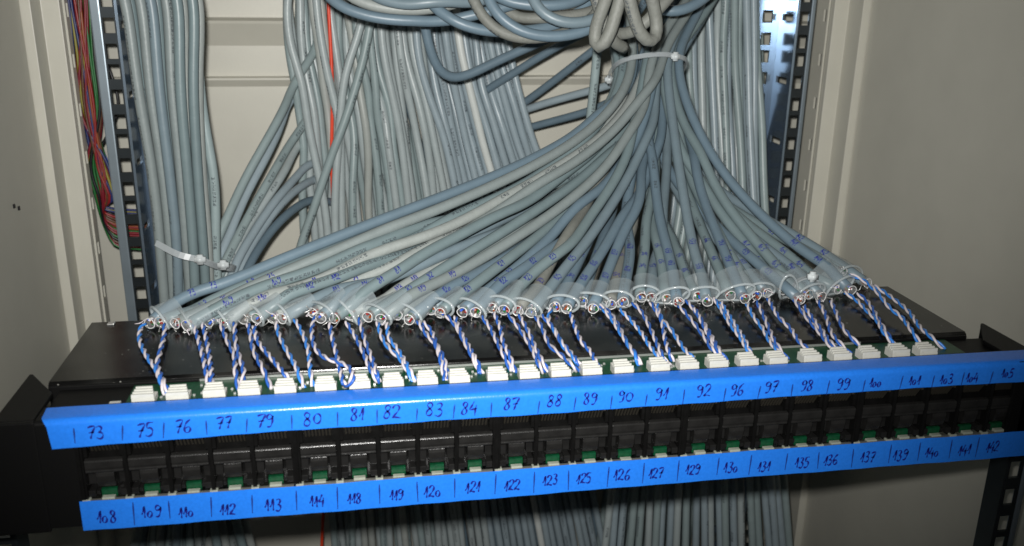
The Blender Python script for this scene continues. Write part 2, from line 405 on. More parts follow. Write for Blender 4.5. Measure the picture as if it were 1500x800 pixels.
tab_me = MB().prism_x([(1.4, -22.9), (1.1, -24.5), (1.6, -27.2), (2.6, -29.6), (5.5, -30.2), (5.5, -22.9)], 4.3, PW - 4.5).mesh('latch_tab', bevel=0.25)
grn_me = MB().box(4.9, PW - 4.9, 3.6, 5.0, -34.6, -31.2).mesh('board_window')
wht = MB(); wht.box(5.4, PW - 5.4, 0.9, 3.1, -35.2, -33.4); wht_me = wht.mesh('white_clip', bevel=0.2)
cl_me = MB().box(-1.5, 1.5, 0.1, 2.2, -35.2, -33.5).mesh('corner_clip', bevel=0.2)
stp_me = MB().box(0, PW, 0.8, 2.0, -35.45, -34.2).mesh('lower_ledge')
for i in range(25):
    x0 = (i // 5) * G + (i % 5) * PW + 0.75
    u_ = link('port', up_me, 'jack_plastic', pan); u_.location = Vector((x0, 0, 0)) * S - OFF
    l_ = link('port', low_me, 'port_plastic', pan); l_.location = Vector((x0, 0, 0)) * S - OFF
    for me, nm, mt, par in ((bar_me, 'divider_bar', 'bar_plastic', u_), (comb_me, 'contact_comb', 'gold', u_), (tab_me, 'latch_tab', 'bar_plastic', l_),
                       (grn_me, 'board_window', 'board', l_), (wht_me, 'white_clip', 'dull_white', l_), (cl_me, 'corner_clip', 'dull_white', l_), (stp_me, 'lower_ledge', 'ledge_metal', l_)):
        o = link(nm, me, mt, par)
        if nm == 'white_clip': o.location.z = random.uniform(-.5, .2) * S
        if nm == 'latch_tab': o.location.x = random.uniform(-.15, .15) * S
for g in range(6):
    x = g * G - 0.75
    onpanel(MB().box(x, x + 1.4, 0.3, 13, -35.4, -2).build('port_divider', 'jack_plastic', pan))

# blue tape: upper strip folded over the top edge, lower strip flat on the face
def strip(name, prof, x0, x1, n, cut=0.0, wav=0.15, seed=1):
    rs = random.Random(seed); v = []; f = []; m_ = len(prof); ph = [rs.uniform(0, 6) for _ in range(4)]
    for i in range(n + 1):
        t = i / n
        for j, (y, z) in enumerate(prof):
            x = x0 + (x1 - x0) * t + (cut * j / (m_ - 1)) * (1 - t) ** 8
            wv = wav * (math.sin(x * .09 + ph[0]) * .5 + math.sin(x * .023 + ph[1]) + .4 * math.sin(x * .31 + ph[2] + j))
            e = abs(j - (m_ - 1) / 2) / ((m_ - 1) / 2)
            dz = -1.9 * max(0, -z - 4.5) / 5 * (1 - t) ** 5 if cut else 0
            v.append((x, y - (0.12 * e * abs(wv) if j > m_ / 2 else 0), z + dz + wv * e * (1 if z < -1.0 else .25) * .8))
    for i in range(n):
        for j in range(m_ - 1):
            a = i * m_ + j; f.append((a, a + m_, a + m_ + 1, a + 1))
    me = bpy.data.meshes.new(name); me.from_pydata([(a * S, b * S, c * S) for a, b, c in v], [], f); me.update()
    me.polygons.foreach_set('use_smooth', [True] * len(f))
    bm = bmesh.new(); bm.from_mesh(me); bmesh.ops.recalc_face_normals(bm, faces=bm.faces)
    bmesh.ops.solidify(bm, geom=bm.faces[:], thickness=0.00014); bm.to_mesh(me); bm.free()
    me.polygons.foreach_set('use_smooth', [True] * len(me.polygons)); me.set_sharp_from_angle(angle=0.9)
    return me
arc = [(1.9 - 2.3 * math.sin(a), -1.9 + 2.3 * math.cos(a)) for a in np.linspace(0, math.pi / 2, 9)]
up_prof = [(10.8, 0.35), (8.2, 0.4), (5.4, 0.4)] + arc + [(-0.4, -5.0), (-0.4, -7.2), (-0.4, -9.3)]
t1 = onpanel(link('label_tape', strip('label_tape', up_prof, -11.6, 404, 120, cut=3.6, wav=0.28, seed=4), 'tape', pan))
t1['label'] = 'upper blue tape strip folded over the top edge, numbers 73 to 105'
lo_prof = [(-0.35, z) for z in np.linspace(-33.9, -46.4, 7)]
t2 = onpanel(link('label_tape', strip('label_tape', lo_prof, -1.6, 404, 120, wav=0.25, seed=9), 'tape', pan))
t2['label'] = 'lower blue tape strip, numbers 108 to 142'

# handwriting: pen strokes as thin ribbons lying on the tape
def arcpts(cx, cy, rx, ry, a0, a1, n=10):
    return [(cx + rx * math.cos(math.radians(a0 + (a1 - a0) * k / n)), cy + ry * math.sin(math.radians(a0 + (a1 - a0) * k / n))) for k in range(n + 1)]
DIG = {
 '0': [arcpts(.30, .40, .24, .36, 80, 450, 16)],
 '1': [[(.02, .30), (.14, .55), (.30, 1.0), (.28, .5), (.27, .0)]],
 '2': [[(.04, .74), (.14, .94), (.34, .98), (.46, .80), (.36, .52), (.02, .05), (.20, .10), (.54, .02)]],
 '3': [[(.06, .92), (.26, 1.0), (.40, .86), (.32, .62), (.16, .54), (.38, .48), (.46, .24), (.28, .0), (.02, .10)]],
 '4': [[(.26, 1.0), (.14, .62), (.02, .36), (.30, .40), (.52, .46)], [(.44, .70), (.42, .35), (.42, -.12)]],
 '5': [[(.50, .98), (.16, .94), (.12, .58), (.32, .60), (.46, .40), (.40, .10), (.18, -.02), (.02, .08)]],
 '6': [[(.42, .98), (.18, .74), (.06, .36), (.14, .05), (.34, .02), (.46, .24), (.34, .44), (.12, .34)]],
 '7': [[(.02, .88), (.20, .96), (.50, .96), (.34, .50), (.22, .0)], [(.10, .48), (.46, .52)]],
 '8': [[(.44, .86), (.24, 1.0), (.10, .80), (.26, .56), (.44, .28), (.30, .02), (.08, .12), (.14, .42), (.36, .62), (.44, .86)]],
 '9': [[(.44, .78), (.24, .98), (.06, .78), (.16, .56), (.42, .66), (.46, .86), (.44, .40), (.32, .05), (.08, .02)]],
}
ADV = {'1': .42, '0': .62}
def glyphs(txt, rs):
    out = []; x = 0
    for ch in txt:
        k = rs.uniform(.9, 1.1); dy = rs.uniform(-.06, .06); sl = rs.uniform(.02, .16)
        sc = 0.72 if (ch == '0' and len(txt) == 3) else 1.0
        for st in DIG[ch]:
            p = spline([(a * k * sc + b * sl + x, b * sc + dy, 0) for a, b in [(q[0], q[1]) for q in st]], 0.09)
            out.append(p[:, :2])
        x += ADV.get(ch, .60) * k
    return out, x
def ribbon(name, strokes, mapf, wid, material, parent, lift=0.12):
    v = []; f = []
    for p in strokes:
        n = len(p); T = np.gradient(p, axis=0); T /= np.linalg.norm(T, axis=1)[:, None] + 1e-9
        b = len(v)
        for i in range(n):
            ww = wid * (0.75 + 0.35 * math.sin(i * .9 + n)) if 0 < i < n - 1 else wid * .55
            nx, ny = -T[i][1], T[i][0]
            v.append(mapf(p[i][0] + nx * ww, p[i][1] + ny * ww)); v.append(mapf(p[i][0] - nx * ww, p[i][1] - ny * ww))
        f += [(b + 2 * i, b + 2 * i + 1, b + 2 * i + 3, b + 2 * i + 2) for i in range(n - 1)]
    me = bpy.data.meshes.new(name); me.from_pydata([(a * S, bb * S, c * S) for a, bb, c in v], [], f); me.update()
    return link(name, me, material, parent)
UPN = [(73, 140, 633), (75, 212, 630), (76, 268, 625), (77, 328, 620), (79, 388, 617), (80, 457, 613), (81, 523, 607), (82, 574, 604), (83, 636, 600), (84, 687, 597),
       (87, 749, 591), (88, 812, 587), (89, 865, 584), (90, 917, 581), (91, 969, 577), (92, 1031, 573), (96, 1080, 571), (97, 1130, 567), (98, 1182, 565), (99, 1236, 562),
       (100, 1283, 560), (101, 1340, 557), (103, 1387, 555), (104, 1424, 553), (105, 1476, 547)]
LON = [(108, 156, 757), (109, 222, 750), (110, 273, 750), (112, 333, 746), (113, 400, 740), (114, 464, 734), (118, 519, 730), (119, 581, 725), (120, 634, 720), (121, 692, 714),
       (122, 750, 711), (123, 806, 703), (125, 855, 701), (126, 911, 696), (127, 961, 693), (129, 1015, 688), (130, 1071, 685), (131, 1119, 683), (135, 1175, 677), (136, 1217, 674),
       (137, 1271, 670), (139, 1319, 667), (140, 1366, 662), (141, 1413, 659), (142, 1454, 655)]
UPT = [108, 178, 238, 302, 360, 427, 494, 552, 610, 664, 719, 788, 841, 895, 946, 1001, 1061, 1111, 1160, 1212, 1265, 1319, 1366, 1409, 1451]
LOT = [195, 248, 309, 369, 434, 494, 556, 612, 666, 725, 782, 833, 890, 942, 993, 1051, 1098, 1151, 1199, 1249, 1303, 1346, 1392, 1431]
rs = random.Random(3)
YI = -0.80
def write(n, u, v, par, hgt):
    q = at(u, v, y=YI); st, wd = glyphs(str(n), rs)
    sx = hgt * (1.0 if n < 100 else .84); x0 = q[0] - wd * sx * .5; z0 = q[2] - hgt * .5
    o = ribbon('handwritten_number', [np.array(p) * [sx, hgt] for p in st], lambda a, b: (x0 + a, YI, z0 + b), 0.40, 'ink', par)
    return o
for n, u, v in UPN: write(n, u, v, t1, rs.uniform(5.0, 5.8) if n < 100 else rs.uniform(4.0, 4.6))
for n, u, v in LON: write(n, u, v, t2, rs.uniform(4.7, 5.5))
def tick(u, vm, par, z0, z1, dx):
    q = at(u, vm, y=YI); x = q[0]
    ribbon('divider_mark', [np.array([(dx * t, z0 + (z1 - z0) * t) for t in np.linspace(0, 1, 5)])], lambda a, b: (x + a, YI, b), 0.30, 'ink_tick', par)
for u in UPT:
    k = np.interp(u, [a[1] for a in UPN], [a[2] for a in UPN]); tick(u, k + 4, t1, rs.uniform(-9.4, -8.8), rs.uniform(-3.8, -2.4), rs.uniform(.1, .9))
for u in LOT:
    k = np.interp(u, [a[1] for a in LON], [a[2] for a in LON]); tick(u, k, t2, rs.uniform(-45.4, -43.6), rs.uniform(-36.6, -35.0), rs.uniform(-.3, .5))

# ================================================================== cables: all paths first, then pushed apart, then built
CR = 2.95
CABLES = []     # dict(path, mat, label, group, kind, pin)
def cable(path, colour, label, cat='cable', group=None, r=CR, kind='v', **kw):
    d = dict(path=np.asarray(path, float), col=colour, label=label, group=group, r=r, kind=kind); d.update(kw); CABLES.append(d); return d
ORD = ['first', 'second', 'third', 'fourth', 'fifth', 'sixth', 'seventh', 'eighth', 'ninth', 'tenth', 'eleventh', 'twelfth', 'thirteenth', 'fourteenth', 'fifteenth', 'sixteenth',
       'seventeenth', 'eighteenth', 'nineteenth', 'twentieth', 'twenty-first', 'twenty-second', 'twenty-third', 'twenty-fourth', 'twenty-fifth', 'twenty-sixth', 'twenty-seventh',
       'twenty-eighth', 'twenty-ninth', 'thirtieth', 'thirty-first', 'thirty-second', 'thirty-third', 'thirty-fourth', 'thirty-fifth', 'thirty-sixth', 'thirty-seventh', 'thirty-eighth', 'thirty-ninth', 'fortieth', 'forty-first', 'forty-second', 'forty-third']

# --- the fan: 50 cables from the upper tie down to the sleeves on the lid
RING = [(223.5, 473), (240, 471.5), (262.5, 473.6), (279, 476.6), (311, 471.5), (333, 473), (361.5, 467), (381, 466), (403.5, 465.5), (418.5, 466.4), (463.5, 458), (474, 465.5),
        (494.5, 466), (517.6, 461), (544, 464), (563.5, 467), (586.6, 461), (604, 468), (635.5, 453.5), (649.6, 458), (682, 457), (701.5, 457), (725.5, 450.5), (742, 453.5),
        (762.5, 454.5), (782, 457.5), (816.5, 448.5), (833.6, 451.5), (855.5, 441), (872, 451.5), (897.5, 445.5), (915.5, 441.6), (941.6, 435), (956.6, 435.6), (978.5, 437.4), (995, 441.6),
        (1022, 433.5), (1038, 441), (1071, 432.5), (1092, 437), (1108.5, 432.5), (1123.5, 428.6), (1147.5, 424.4), (1171.5, 438.5), (1183.5, 431), (1203, 434), (1225.5, 423.5), (1246.5, 425),
        (1233, 398), (1269, 414.5)]
TIE = at(943, 100, y=258)
# cross-section slots in the tied bundle: an ellipse filled in rows
slots = []
for j in range(-7, 8):
    for i in range(-4, 5):
        x = (i + (0.5 if j % 2 else 0)) * 6.3; y = j * 5.6
        if (x / 21) ** 2 + (y / 35) ** 2 <= 1.15: slots.append((x, y))
slots.sort(key=lambda s: (s[0] / 21) ** 2 + (s[1] / 35) ** 2); slots = slots[:50]
while len(slots) < 50: slots.append((random.uniform(-15, 15), random.uniform(-25, 25)))
rng = np.random.RandomState(11)
# left-going cables take the left slots (nearest the viewer first), right-going the right ones
order = sorted(range(50), key=lambda i: RING[i][0])
ss = sorted(slots, key=lambda s: s[0] + rng.uniform(-15, 15))
slot_of = {i: ss[k] for k, i in enumerate(order)}
FAN = []
fan_cols = ['blue-grey'] * 5 + ['slate blue'] * 4 + ['green-grey'] * 5 + ['ash grey'] * 3
for i in range(50):
    sl_ = i // 2; u, v = RING[i]
    zr = CR + 0.6 + (5.5 if i == 48 else 0.0) + (1.2 if i % 4 == 3 else 0)
    E_ = at(u, v, z=zr) + np.array([0, 3.6, 0])
    sx, sy = slot_of[i]
    A = TIE + np.array([sx, sy * 0.86, -sy * .5])
    dx = E_[0] - A[0]
    # final run: mostly along the pull direction, easing onto the lid
    lat = np.clip(dx / 200.0, -1.25, 1.0)
    endd = np.array([lat * 1.15, -0.75 - 0.15 * rng.rand(), -0.22]); endd /= np.linalg.norm(endd)
    L_ = np.linalg.norm(E_ - A)
    up_ = np.array([0.34 + 0.15 * rng.rand(), 0.22, 1.0]); up_ /= np.linalg.norm(up_)
    k1 = L_ * (0.26 + .20 * rng.rand()); k2 = L_ * (0.30 + .22 * rng.rand())
    if i >= 36: k1 = L_ * (0.36 + .14 * rng.rand()); k2 = L_ * (.24 + .12 * rng.rand())
    B1 = A - np.array([0.03 - 0.10 * lat, 0.62, 0.80]) * k1 * (1.0 - .25 * abs(lat)); B2 = E_ - endd * k2
    B2[2] = max(B2[2], 6 + 0.10 * L_ * (.6 + .6 * rng.rand())); B2[1] = max(B2[1], 108)
    t = np.linspace(0, 1, 70)[:, None]
    bez = (1 - t) ** 3 * A + 3 * (1 - t) ** 2 * t * B1 + 3 * (1 - t) * t * t * B2 + t ** 3 * E_
    top1 = A + up_ * 40; top2 = at(1015 + sx * 2.4 + rng.uniform(-14, 14), -30, y=300 + .55 * sy)
    if sx < -8 and rng.rand() < .6: top2 = at(900 + sx * 1.5 + rng.uniform(-25, 25), -30, y=296 + .55 * sy)
    pre = spline([top2, 0.45 * top2 + .55 * A + [2, 0, 0], A], 5.5)[:-1]
    P = resample(np.vstack([pre, bez]), 5.5)
    # smooth the joint
    for _ in range(6): P[1:-1] = 0.5 * P[1:-1] + 0.25 * (P[:-2] + P[2:])
    P[-1] = E_
    col = fan_cols[rng.randint(len(fan_cols))]
    if i in (5, 8, 13): col = 'chalky grey'
    if i in (2, 10, 16): col = 'ash grey'
    if i in (30, 24): col = 'dusty beige-grey'
    if 31 <= i: col = ['green-grey', 'blue-grey', 'green-grey', 'slate blue'][i % 4]
    side = 'left' if i % 2 == 0 else 'right'
    lab = f'{col} cable, {side} one of the two in the {ORD[sl_]} clear sleeve from the left'
    if i == 48: lab = 'slate grey cable reaching furthest back right, its stripped end above the last clear sleeve'
    if i == 49: lab = 'rightmost cable of the fan, in the last clear sleeve on the lid'
    FAN.append(cable(P, col, lab, group='cables fanned out to the sleeves', kind='fan', idx=i, r=2.85))

# --- tall bundles behind
VPX, VPY = 682.0, 3940.0
def conv(u0, v): return VPX + (u0 - VPX) * (VPY - v) / VPY
def tall(us, ys, colour, label, group, **kw):
    vs = [a for a, _ in us]
    pts = [at(u, v, y=yy) for (v, u), yy in zip(us, ys)]
    return cable(spline(pts, 6.5), colour, label, group=group, **kw)
rg = np.random.RandomState(5)
# centre bundle
n = 43
for k in range(n):
    t = k / (n - 1); u0 = 424 + (742 - 424) * t
    sh = 8 + 128 * t ** 1.2
    wig = (12 if t < .55 else 4)
    jj = [rg.normal(0, wig * .35) for _ in range(6)]
    us = [(-60, u0 - 6 + jj[0] * 1.8), (60, u0 + jj[1]), (190, u0 + 12 + 22 * t + jj[2]), (330, u0 + 32 + (sh - 32) * .45 + jj[3]), (560, conv(u0, 560) + sh * .75 + jj[4]), (880, conv(u0, 880) + sh * 1.25 + jj[5])]
    yb = 352 + (k % 3) * 5
    ys = [yb + rg.normal(0, 4) for _ in us]
    c = ('pale grey' if rg.rand() < .72 else ('sage grey' if rg.rand() < .6 else 'warm grey')) if t < .60 else ('silver blue' if rg.rand() < .7 else 'silver blue')
    if k == 33: c = 'off-white'
    tall(us, ys, c, f'{c} cable, {ORD[k]} from the left across the front of the tall centre bundle', 'cables of the tall centre bundle')
for k in range(28):
    t = (k + .5) / 28; u0 = 430 + 310 * t; sh = 8 + 128 * t ** 1.2
    j = [rg.normal(0, 5) for _ in range(5)]
    us = [(-60, u0 + j[0]), (100, u0 + 4 + j[1]), (330, u0 + 25 + sh * .4 + j[2]), (560, conv(u0, 560) + sh * .75 + j[3]), (880, conv(u0, 880) + sh * 1.25 + j[4])]
    tall(us, [380 + rg.normal(0, 5) for _ in us], 'sage grey' if t < .5 else 'slate blue', 'dim cable half hidden at the back of the tall centre bundle', 'cables at the back of the centre bundle')
# crossing cables in the left part of the centre bundle
CROSS = [([(-50, 432), (0, 420), (60, 424), (120, 438), (200, 455), (330, 480), (480, 492)], 338, 'pale grey', 'pale grey cable bowing out along the left edge of the centre bundle'),
         ([(-50, 545), (40, 528), (110, 505), (180, 498), (260, 492), (350, 490), (480, 492)], 336, 'pale grey', 'pale grey cable crossing from upper right over the red wire of the centre bundle'),
         ([(-40, 552), (60, 538), (130, 520), (190, 500), (250, 478), (310, 458), (360, 440), (420, 425)], 333, 'sage grey', 'green-grey cable slanting left and down across the centre bundle'),
         ([(-50, 460), (30, 466), (110, 480), (190, 498), (300, 500), (480, 505)], 344, 'pale grey', 'pale grey cable crossing under the slanting ones beside the red wire'),
         ([(-50, 612), (60, 610), (130, 625), (200, 650), (280, 668), (400, 690)], 338, 'silver blue', 'blue-grey cable slanting right and down in the middle of the centre bundle')]
for us, y, c, lab in CROSS: tall(us, [y] * len(us), c, lab, 'cables slanting across the centre bundle')
red = tall([(-40, 479), (60, 484), (140, 487), (220, 486), (330, 487), (560, 486), (780, 472), (880, 470)], [351] * 8, 'scarlet', 'thin bright red wire running down inside the centre bundle', None, r=1.3)
# right bundle
n = 24
for k in range(n):
    t = k / (n - 1); u0 = 972 + (1111 - 972) * t
    j = [rg.normal(0, 2.6) for _ in range(5)]
    us = [(-60, u0 + 8 * (1 - t) + j[0] - 4 * t), (100, u0 + j[1] - 2 * t), (300, u0 + 8 * (1 - t) + 5 * t + j[2]), (560, u0 - 55 * (1 - t) + 26 * t + j[3]), (900, u0 - 95 * (1 - t) + 58 * t + j[4])]
    yb = 342 + (k % 3) * 5 - 34 * t ** 2; c = ['sage grey', 'silver blue', 'sage grey', 'pale grey', 'silver blue'][rg.randint(5)]
    tall(us, [yb + dy_ + rg.normal(0, 3) for dy_ in (0, 0, -15, -48, -70)], c, f'{c} cable, {ORD[n - 1 - k]} from the right rail across the front of the right bundle', 'cables of the tall right bundle')
for k in range(16):
    t = (k + .5) / 16; u0 = 965 + 145 * t; j = [rg.normal(0, 3) for _ in range(4)]
    us = [(-60, u0 + j[0]), (250, u0 + 6 + j[1]), (560, conv(u0, 560) - 45 * (1 - t) + 30 + j[2]), (900, conv(u0, 900) - 90 * (1 - t) + 40 + j[3])]
    tall(us, [376 + rg.normal(0, 4) for _ in us], 'sage grey', 'dim cable half hidden at the back of the right bundle', 'cables at the back of the right bundle')
# left bundle, nearer, in front of the left rail
LB = [(180, 208, 228, 236, 'ash grey'), (187, 214, 233, 240, 'green-grey'), (195, 220, 238, 245, 'green-grey'), (203, 226, 243, 250, 'ash grey'), (210, 233, 248, 255, 'green-grey'), (218, 239, 253, 260, 'blue-grey'), (226, 245, 258, 265, 'green-grey'), (234, 252, 264, 270, 'ash grey'), (241, 258, 269, 274, 'ash grey'), (249, 264, 274, 279, 'chalky grey'), (257, 270, 279, 284, 'green-grey'), (264, 277, 284, 289, 'chalky grey'), (272, 283, 289, 294, 'ash grey'), (280, 289, 294, 299, 'green-grey'), (288, 296, 300, 304, 'chalky grey')]
for k, (a, b_, c_, d_, c) in enumerate(LB):
    us = [(-60, a - 12 + rg.normal(0, 3)), (0, a + 4), (130, b_ - 6), (260, c_ - 4), (380, d_), (520, d_ + 5 + rg.normal(0, 5)), (700, d_ - 20 + k * 4), (900, d_ - 60 + k * 11)]
    yb = 218 + (k * 2 % 5) * 5
    tall(us, [yb, yb, yb, yb + 2, yb + 4, yb + 10, yb + 14, yb + 18], c, f'{c} cable, {ORD[k]} from the left rail in the left bundle', 'cables of the left bundle')
for k in range(5):
    u0 = 205 + k * 16
    us = [(-60, u0), (120, u0 + 22), (380, u0 + 46), (700, u0 + 30), (900, u0 + 20)]
    tall(us, [240] * 5, 'sage grey', 'dim cable half hidden behind the left bundle', 'cables behind the left bundle')
# cables drawn from the centre bundle to the lower left tie
ML = [([(-60, 476), (30, 470), (110, 440), (180, 405), (260, 360), (330, 328), (395, 300), (480, 280), (620, 262), (900, 235)], 'sage grey'),
      ([(-60, 484), (70, 478), (150, 428), (220, 395), (290, 358), (350, 334), (400, 312), (480, 292), (620, 275), (900, 262)], 'silver blue'),
      ([(-60, 486), (110, 480), (190, 436), (250, 402), (310, 368), (360, 342), (402, 322), (480, 300), (620, 288), (900, 290)], 'sage grey'),
      ([(-60, 492), (150, 486), (215, 440), (270, 405), (320, 372), (362, 350), (405, 330), (480, 312), (620, 300), (900, 310)], 'pale grey'),
      ([(-60, 506), (200, 500), (245, 450), (285, 410), (330, 376), (370, 352), (405, 338), (480, 322), (620, 312), (900, 330)], 'silver blue'),
      ([(-60, 511), (235, 505), (262, 455), (295, 415), (335, 385), (372, 362), (405, 348), (480, 330), (620, 322), (900, 345)], 'silver blue'),
      ([(-60, 511), (275, 505), (290, 460), (310, 425), (345, 390), (378, 370), (405, 357), (480, 340), (620, 334), (900, 360)], 'slate blue')]
for k, (us, c) in enumerate(ML):
    m_ = len(us); ys = [372, 368, 345, 312, 292, 272, 258, 250, 252, 260][:m_]
    tall(us, [y + (k % 2) * 5 for y in ys], c, f'{c} cable sweeping down left to the lower tie, {ORD[k]} from the left', 'cables sweeping to the lower left tie')
# cables in the gap left of the upper tie
GAP = [([(20, 900), (65, 822), (107, 752), (150, 690), (230, 640)], 'slate blue', 'uppermost dark cable slanting across the pale gap left of the upper tie'),
       ([(20, 935), (75, 867), (118, 812), (157, 760), (210, 690)], 'slate blue', 'dark cable slanting through the middle of the pale gap left of the upper tie'),
       ([(90, 960), (120, 905), (133, 865), (148, 810), (165, 760), (200, 690)], 'silver blue', 'dark cable lying nearly level across the lower part of the pale gap'),
       ([(120, 960), (145, 900), (160, 872), (175, 820), (190, 765), (215, 700)], 'slate blue', 'lowest dark cable crossing the pale gap above the fan')]
for us, c, lab in GAP: tall([(us[0][0] - 90, us[0][1] + 40)] + us + [(us[-1][0] + 150, us[-1][1] - 60)], np.linspace(285, 402, len(us) + 2), c, lab, 'cables across the pale gap')
tall([(-40, 885), (60, 876), (110, 872), (160, 866), (230, 860), (420, 850)], [262, 265, 268, 272, 280, 290], 'sage grey', 'green-grey cable dropping straight down just left of the upper tie', None)

# --- loops hanging in front at the top
LOOPS = [
 ([(470, -22), (478, -5), (500, 11), (535, 23), (580, 30), (625, 28), (690, 22), (745, 12), (800, -8), (830, -40)], 150, 'slate blue', 'big slate blue printed loop hanging at the top left'),
 ([(485, -40), (505, -8), (545, 8), (590, 15), (640, 12), (690, -4), (720, -40)], 158, 'chalky grey', 'chalky grey loop resting inside the big slate blue one'),
 ([(520, -40), (540, -6), (575, 4), (610, 10), (650, 10), (690, 6), (730, -6), (760, -40)], 150, 'blue-grey', 'blue-grey loop lying above the chalky grey loop at the top'),
 ([(612, -60), (617, -10), (621, 32), (630, 74), (640, 100), (654, 115), (674, 115), (705, 101), (742, 83), (782, 66), (830, 40), (870, -10)], 138, 'slate blue', 'slate blue cable in a sharp hook hanging lowest of the loops'),
 ([(600, -50), (622, -4), (640, 12), (662, 30), (692, 42), (728, 47), (765, 45), (810, 36), (850, 18), (880, -20)], 146, 'slate blue', 'slate blue loop passing behind the sharp hook'),
 ([(680, -45), (690, -6), (706, 25), (732, 49), (764, 57), (800, 55), (840, 45), (872, 25), (890, -15)], 136, 'dusty beige-grey', 'dusty beige loop curving through the middle of the loops'),
 ([(705, -45), (712, -5), (725, 18), (747, 39), (780, 52), (820, 54), (858, 46), (884, 30), (905, -5), (915, -40)], 130, 'slate blue', 'slate blue loop running along the dusty beige one'),
 ([(772, -45), (777, -5), (786, 14), (804, 28), (828, 35), (856, 34), (882, 25), (905, 5), (920, -40)], 126, 'blue-grey', 'small blue-grey loop nearest the knotted cables'),
 ([(720, -6), (755, 24), (790, 29), (832, 26), (872, 16), (895, 0), (905, -40)], 148, 'dusty beige-grey', 'dusty beige loop crossing behind the small blue-grey loop'),
 ([(690, -50), (722, -6), (760, 6), (800, 9), (838, 5), (866, -8), (885, -45)], 140, 'slate blue', 'slate blue loop along the upper edge of the picture'),
 ([(925, -70), (913, -10), (902, 28), (890, 60), (881, 78), (873, 78), (869, 62), (870, 40), (885, 10), (905, -40)], 118, 'dusty beige-grey', 'dusty knotted loop whose bight hangs left above the upper tie'),
 ([(905, -70), (916, -14), (925, 22), (937, 54), (948, 69), (958, 66), (962, 48), (959, 22), (952, -10), (945, -60)], 116, 'dusty beige-grey', 'dusty knotted loop whose bight hangs right above the upper tie'),
 ([(860, -50), (870, -10), (878, 14), (887, 38), (898, 58), (915, 70)], 132, 'dusty beige-grey', 'dusty cable slipping behind the left knotted loop'),
 ([(1005, -40), (980, -2), (960, 20), (942, 40), (925, 55), (905, 60)], 128, 'dusty beige-grey', 'dusty cable slanting behind the right knotted loop'),
 ([(1070, -40), (1035, -4), (1005, 14), (978, 20), (955, 8), (940, -30)], 142, 'slate blue', 'slate blue curve at the top right of the knotted loops'),
]
for k, (us, y, c, lab) in enumerate(LOOPS):
    y += 50 if k < 10 else (14 if k != 14 else 60)
    m_ = len(us); ys = [y + 14 * (abs(i / (m_ - 1) - .5) * 2) ** 2 for i in range(m_)]
    if k == 3: ys = list(np.linspace(252, 285, m_))
    if k in (10, 11): ys = [y + 12 * math.sin((i / (m_ - 1)) * math.pi) * (1 if i > m_ / 2 else .2) for i in range(m_)]
    pts = [at(u, v, y=yy) for (u, v), yy in zip(us, ys)]
    cable(spline(pts, 5.0), c, lab, group='loops hanging at the top', r=3.1 if k not in (10, 11) else 3.3, kind='loop')

# --- push the cables apart where they would run through each other
def relax(iters=34):
    P0 = np.vstack([c['path'] for c in CABLES]); P = P0.copy()
    cid = np.concatenate([[k] * len(c['path']) for k, c in enumerate(CABLES)])
    rad = np.concatenate([[c['r']] * len(c['path']) for c in CABLES])
    starts = np.r_[0, np.cumsum([len(c['path']) for c in CABLES])]
    pin = np.ones(len(P)); 
    for k, c in enumerate(CABLES):
        if c['kind'] == 'fan':
            e = starts[k + 1]; pin[e - 3:e] = [0.3, 0.05, 0.0]
    for it in range(iters):
        h = {}
        kd = kdtree.KDTree(len(P))
        for i, p in enumerate(P): kd.insert(p, i)
        kd.balance()
        D = np.zeros_like(P); W = np.zeros(len(P))
        for i in range(len(P)):
            for co, j, d in kd.find_range(P[i], 7.4):
                if j <= i or abs(cid[j] - cid[i]) == 0: continue
                m_ = rad[i] + rad[j] + 0.1 - d
                if m_ <= 0: continue
                v = P[i] - P[j]; v = v / (d + 1e-6) if d > 1e-4 else np.array([0, 1.0, 0])
                D[i] += v * m_ * .5; D[j] -= v * m_ * .5; W[i] += 1; W[j] += 1
        D /= np.maximum(W, 1)[:, None] ** .7
        if W.max() == 0: break
        for k in range(len(CABLES)):
            a, b = starts[k], starts[k + 1]; d = D[a:b].copy()
            for _ in range(5):
                d[1:-1] = .5 * d[1:-1] + .25 * (d[:-2] + d[2:])
            P[a:b] += d * 1.25 * pin[a:b, None]
            if it % 3 == 2:
                q = P[a:b]; lap = .5 * (q[:-2] + q[2:]) - q[1:-1]; P[a + 1:b - 1] += (.45 if CABLES[k]['kind'] == 'fan' else .2) * lap * pin[a + 1:b - 1, None]
        near = P[:, 1] < 108
        low_ = near & (P[:, 2] < rad + 0.2) & (P[:, 2] > -15) & (P[:, 1] > 28)
        P[low_, 2] = rad[low_] + 0.2
        back = P[:, 1] > 418 - rad; P[back, 1] = (418 - rad)[back]
    for k, c in enumerate(CABLES): c['path'] = P[starts[k]:starts[k + 1]]
relax()

# --- build
def named_cable(c):
    P = c['path']; fine = resample(spline(P[::2] if len(P) > 8 else P, 3.2) if len(P) > 8 else P, 3.5)
    return fine
for c in CABLES:
    if c['kind'] == 'fan': continue
    P = named_cable(c)
    m_ = MAT['scarlet'] if c['col'] == 'scarlet' else JC[c['col']]
    o = link('network_cable' if c['col'] != 'scarlet' else 'red_wire', tube_mesh('network_cable', P, c['r'], 10), m_)
    tag(o, c['label'], 'cable' if c['col'] != 'scarlet' else 'wire', c['group'])

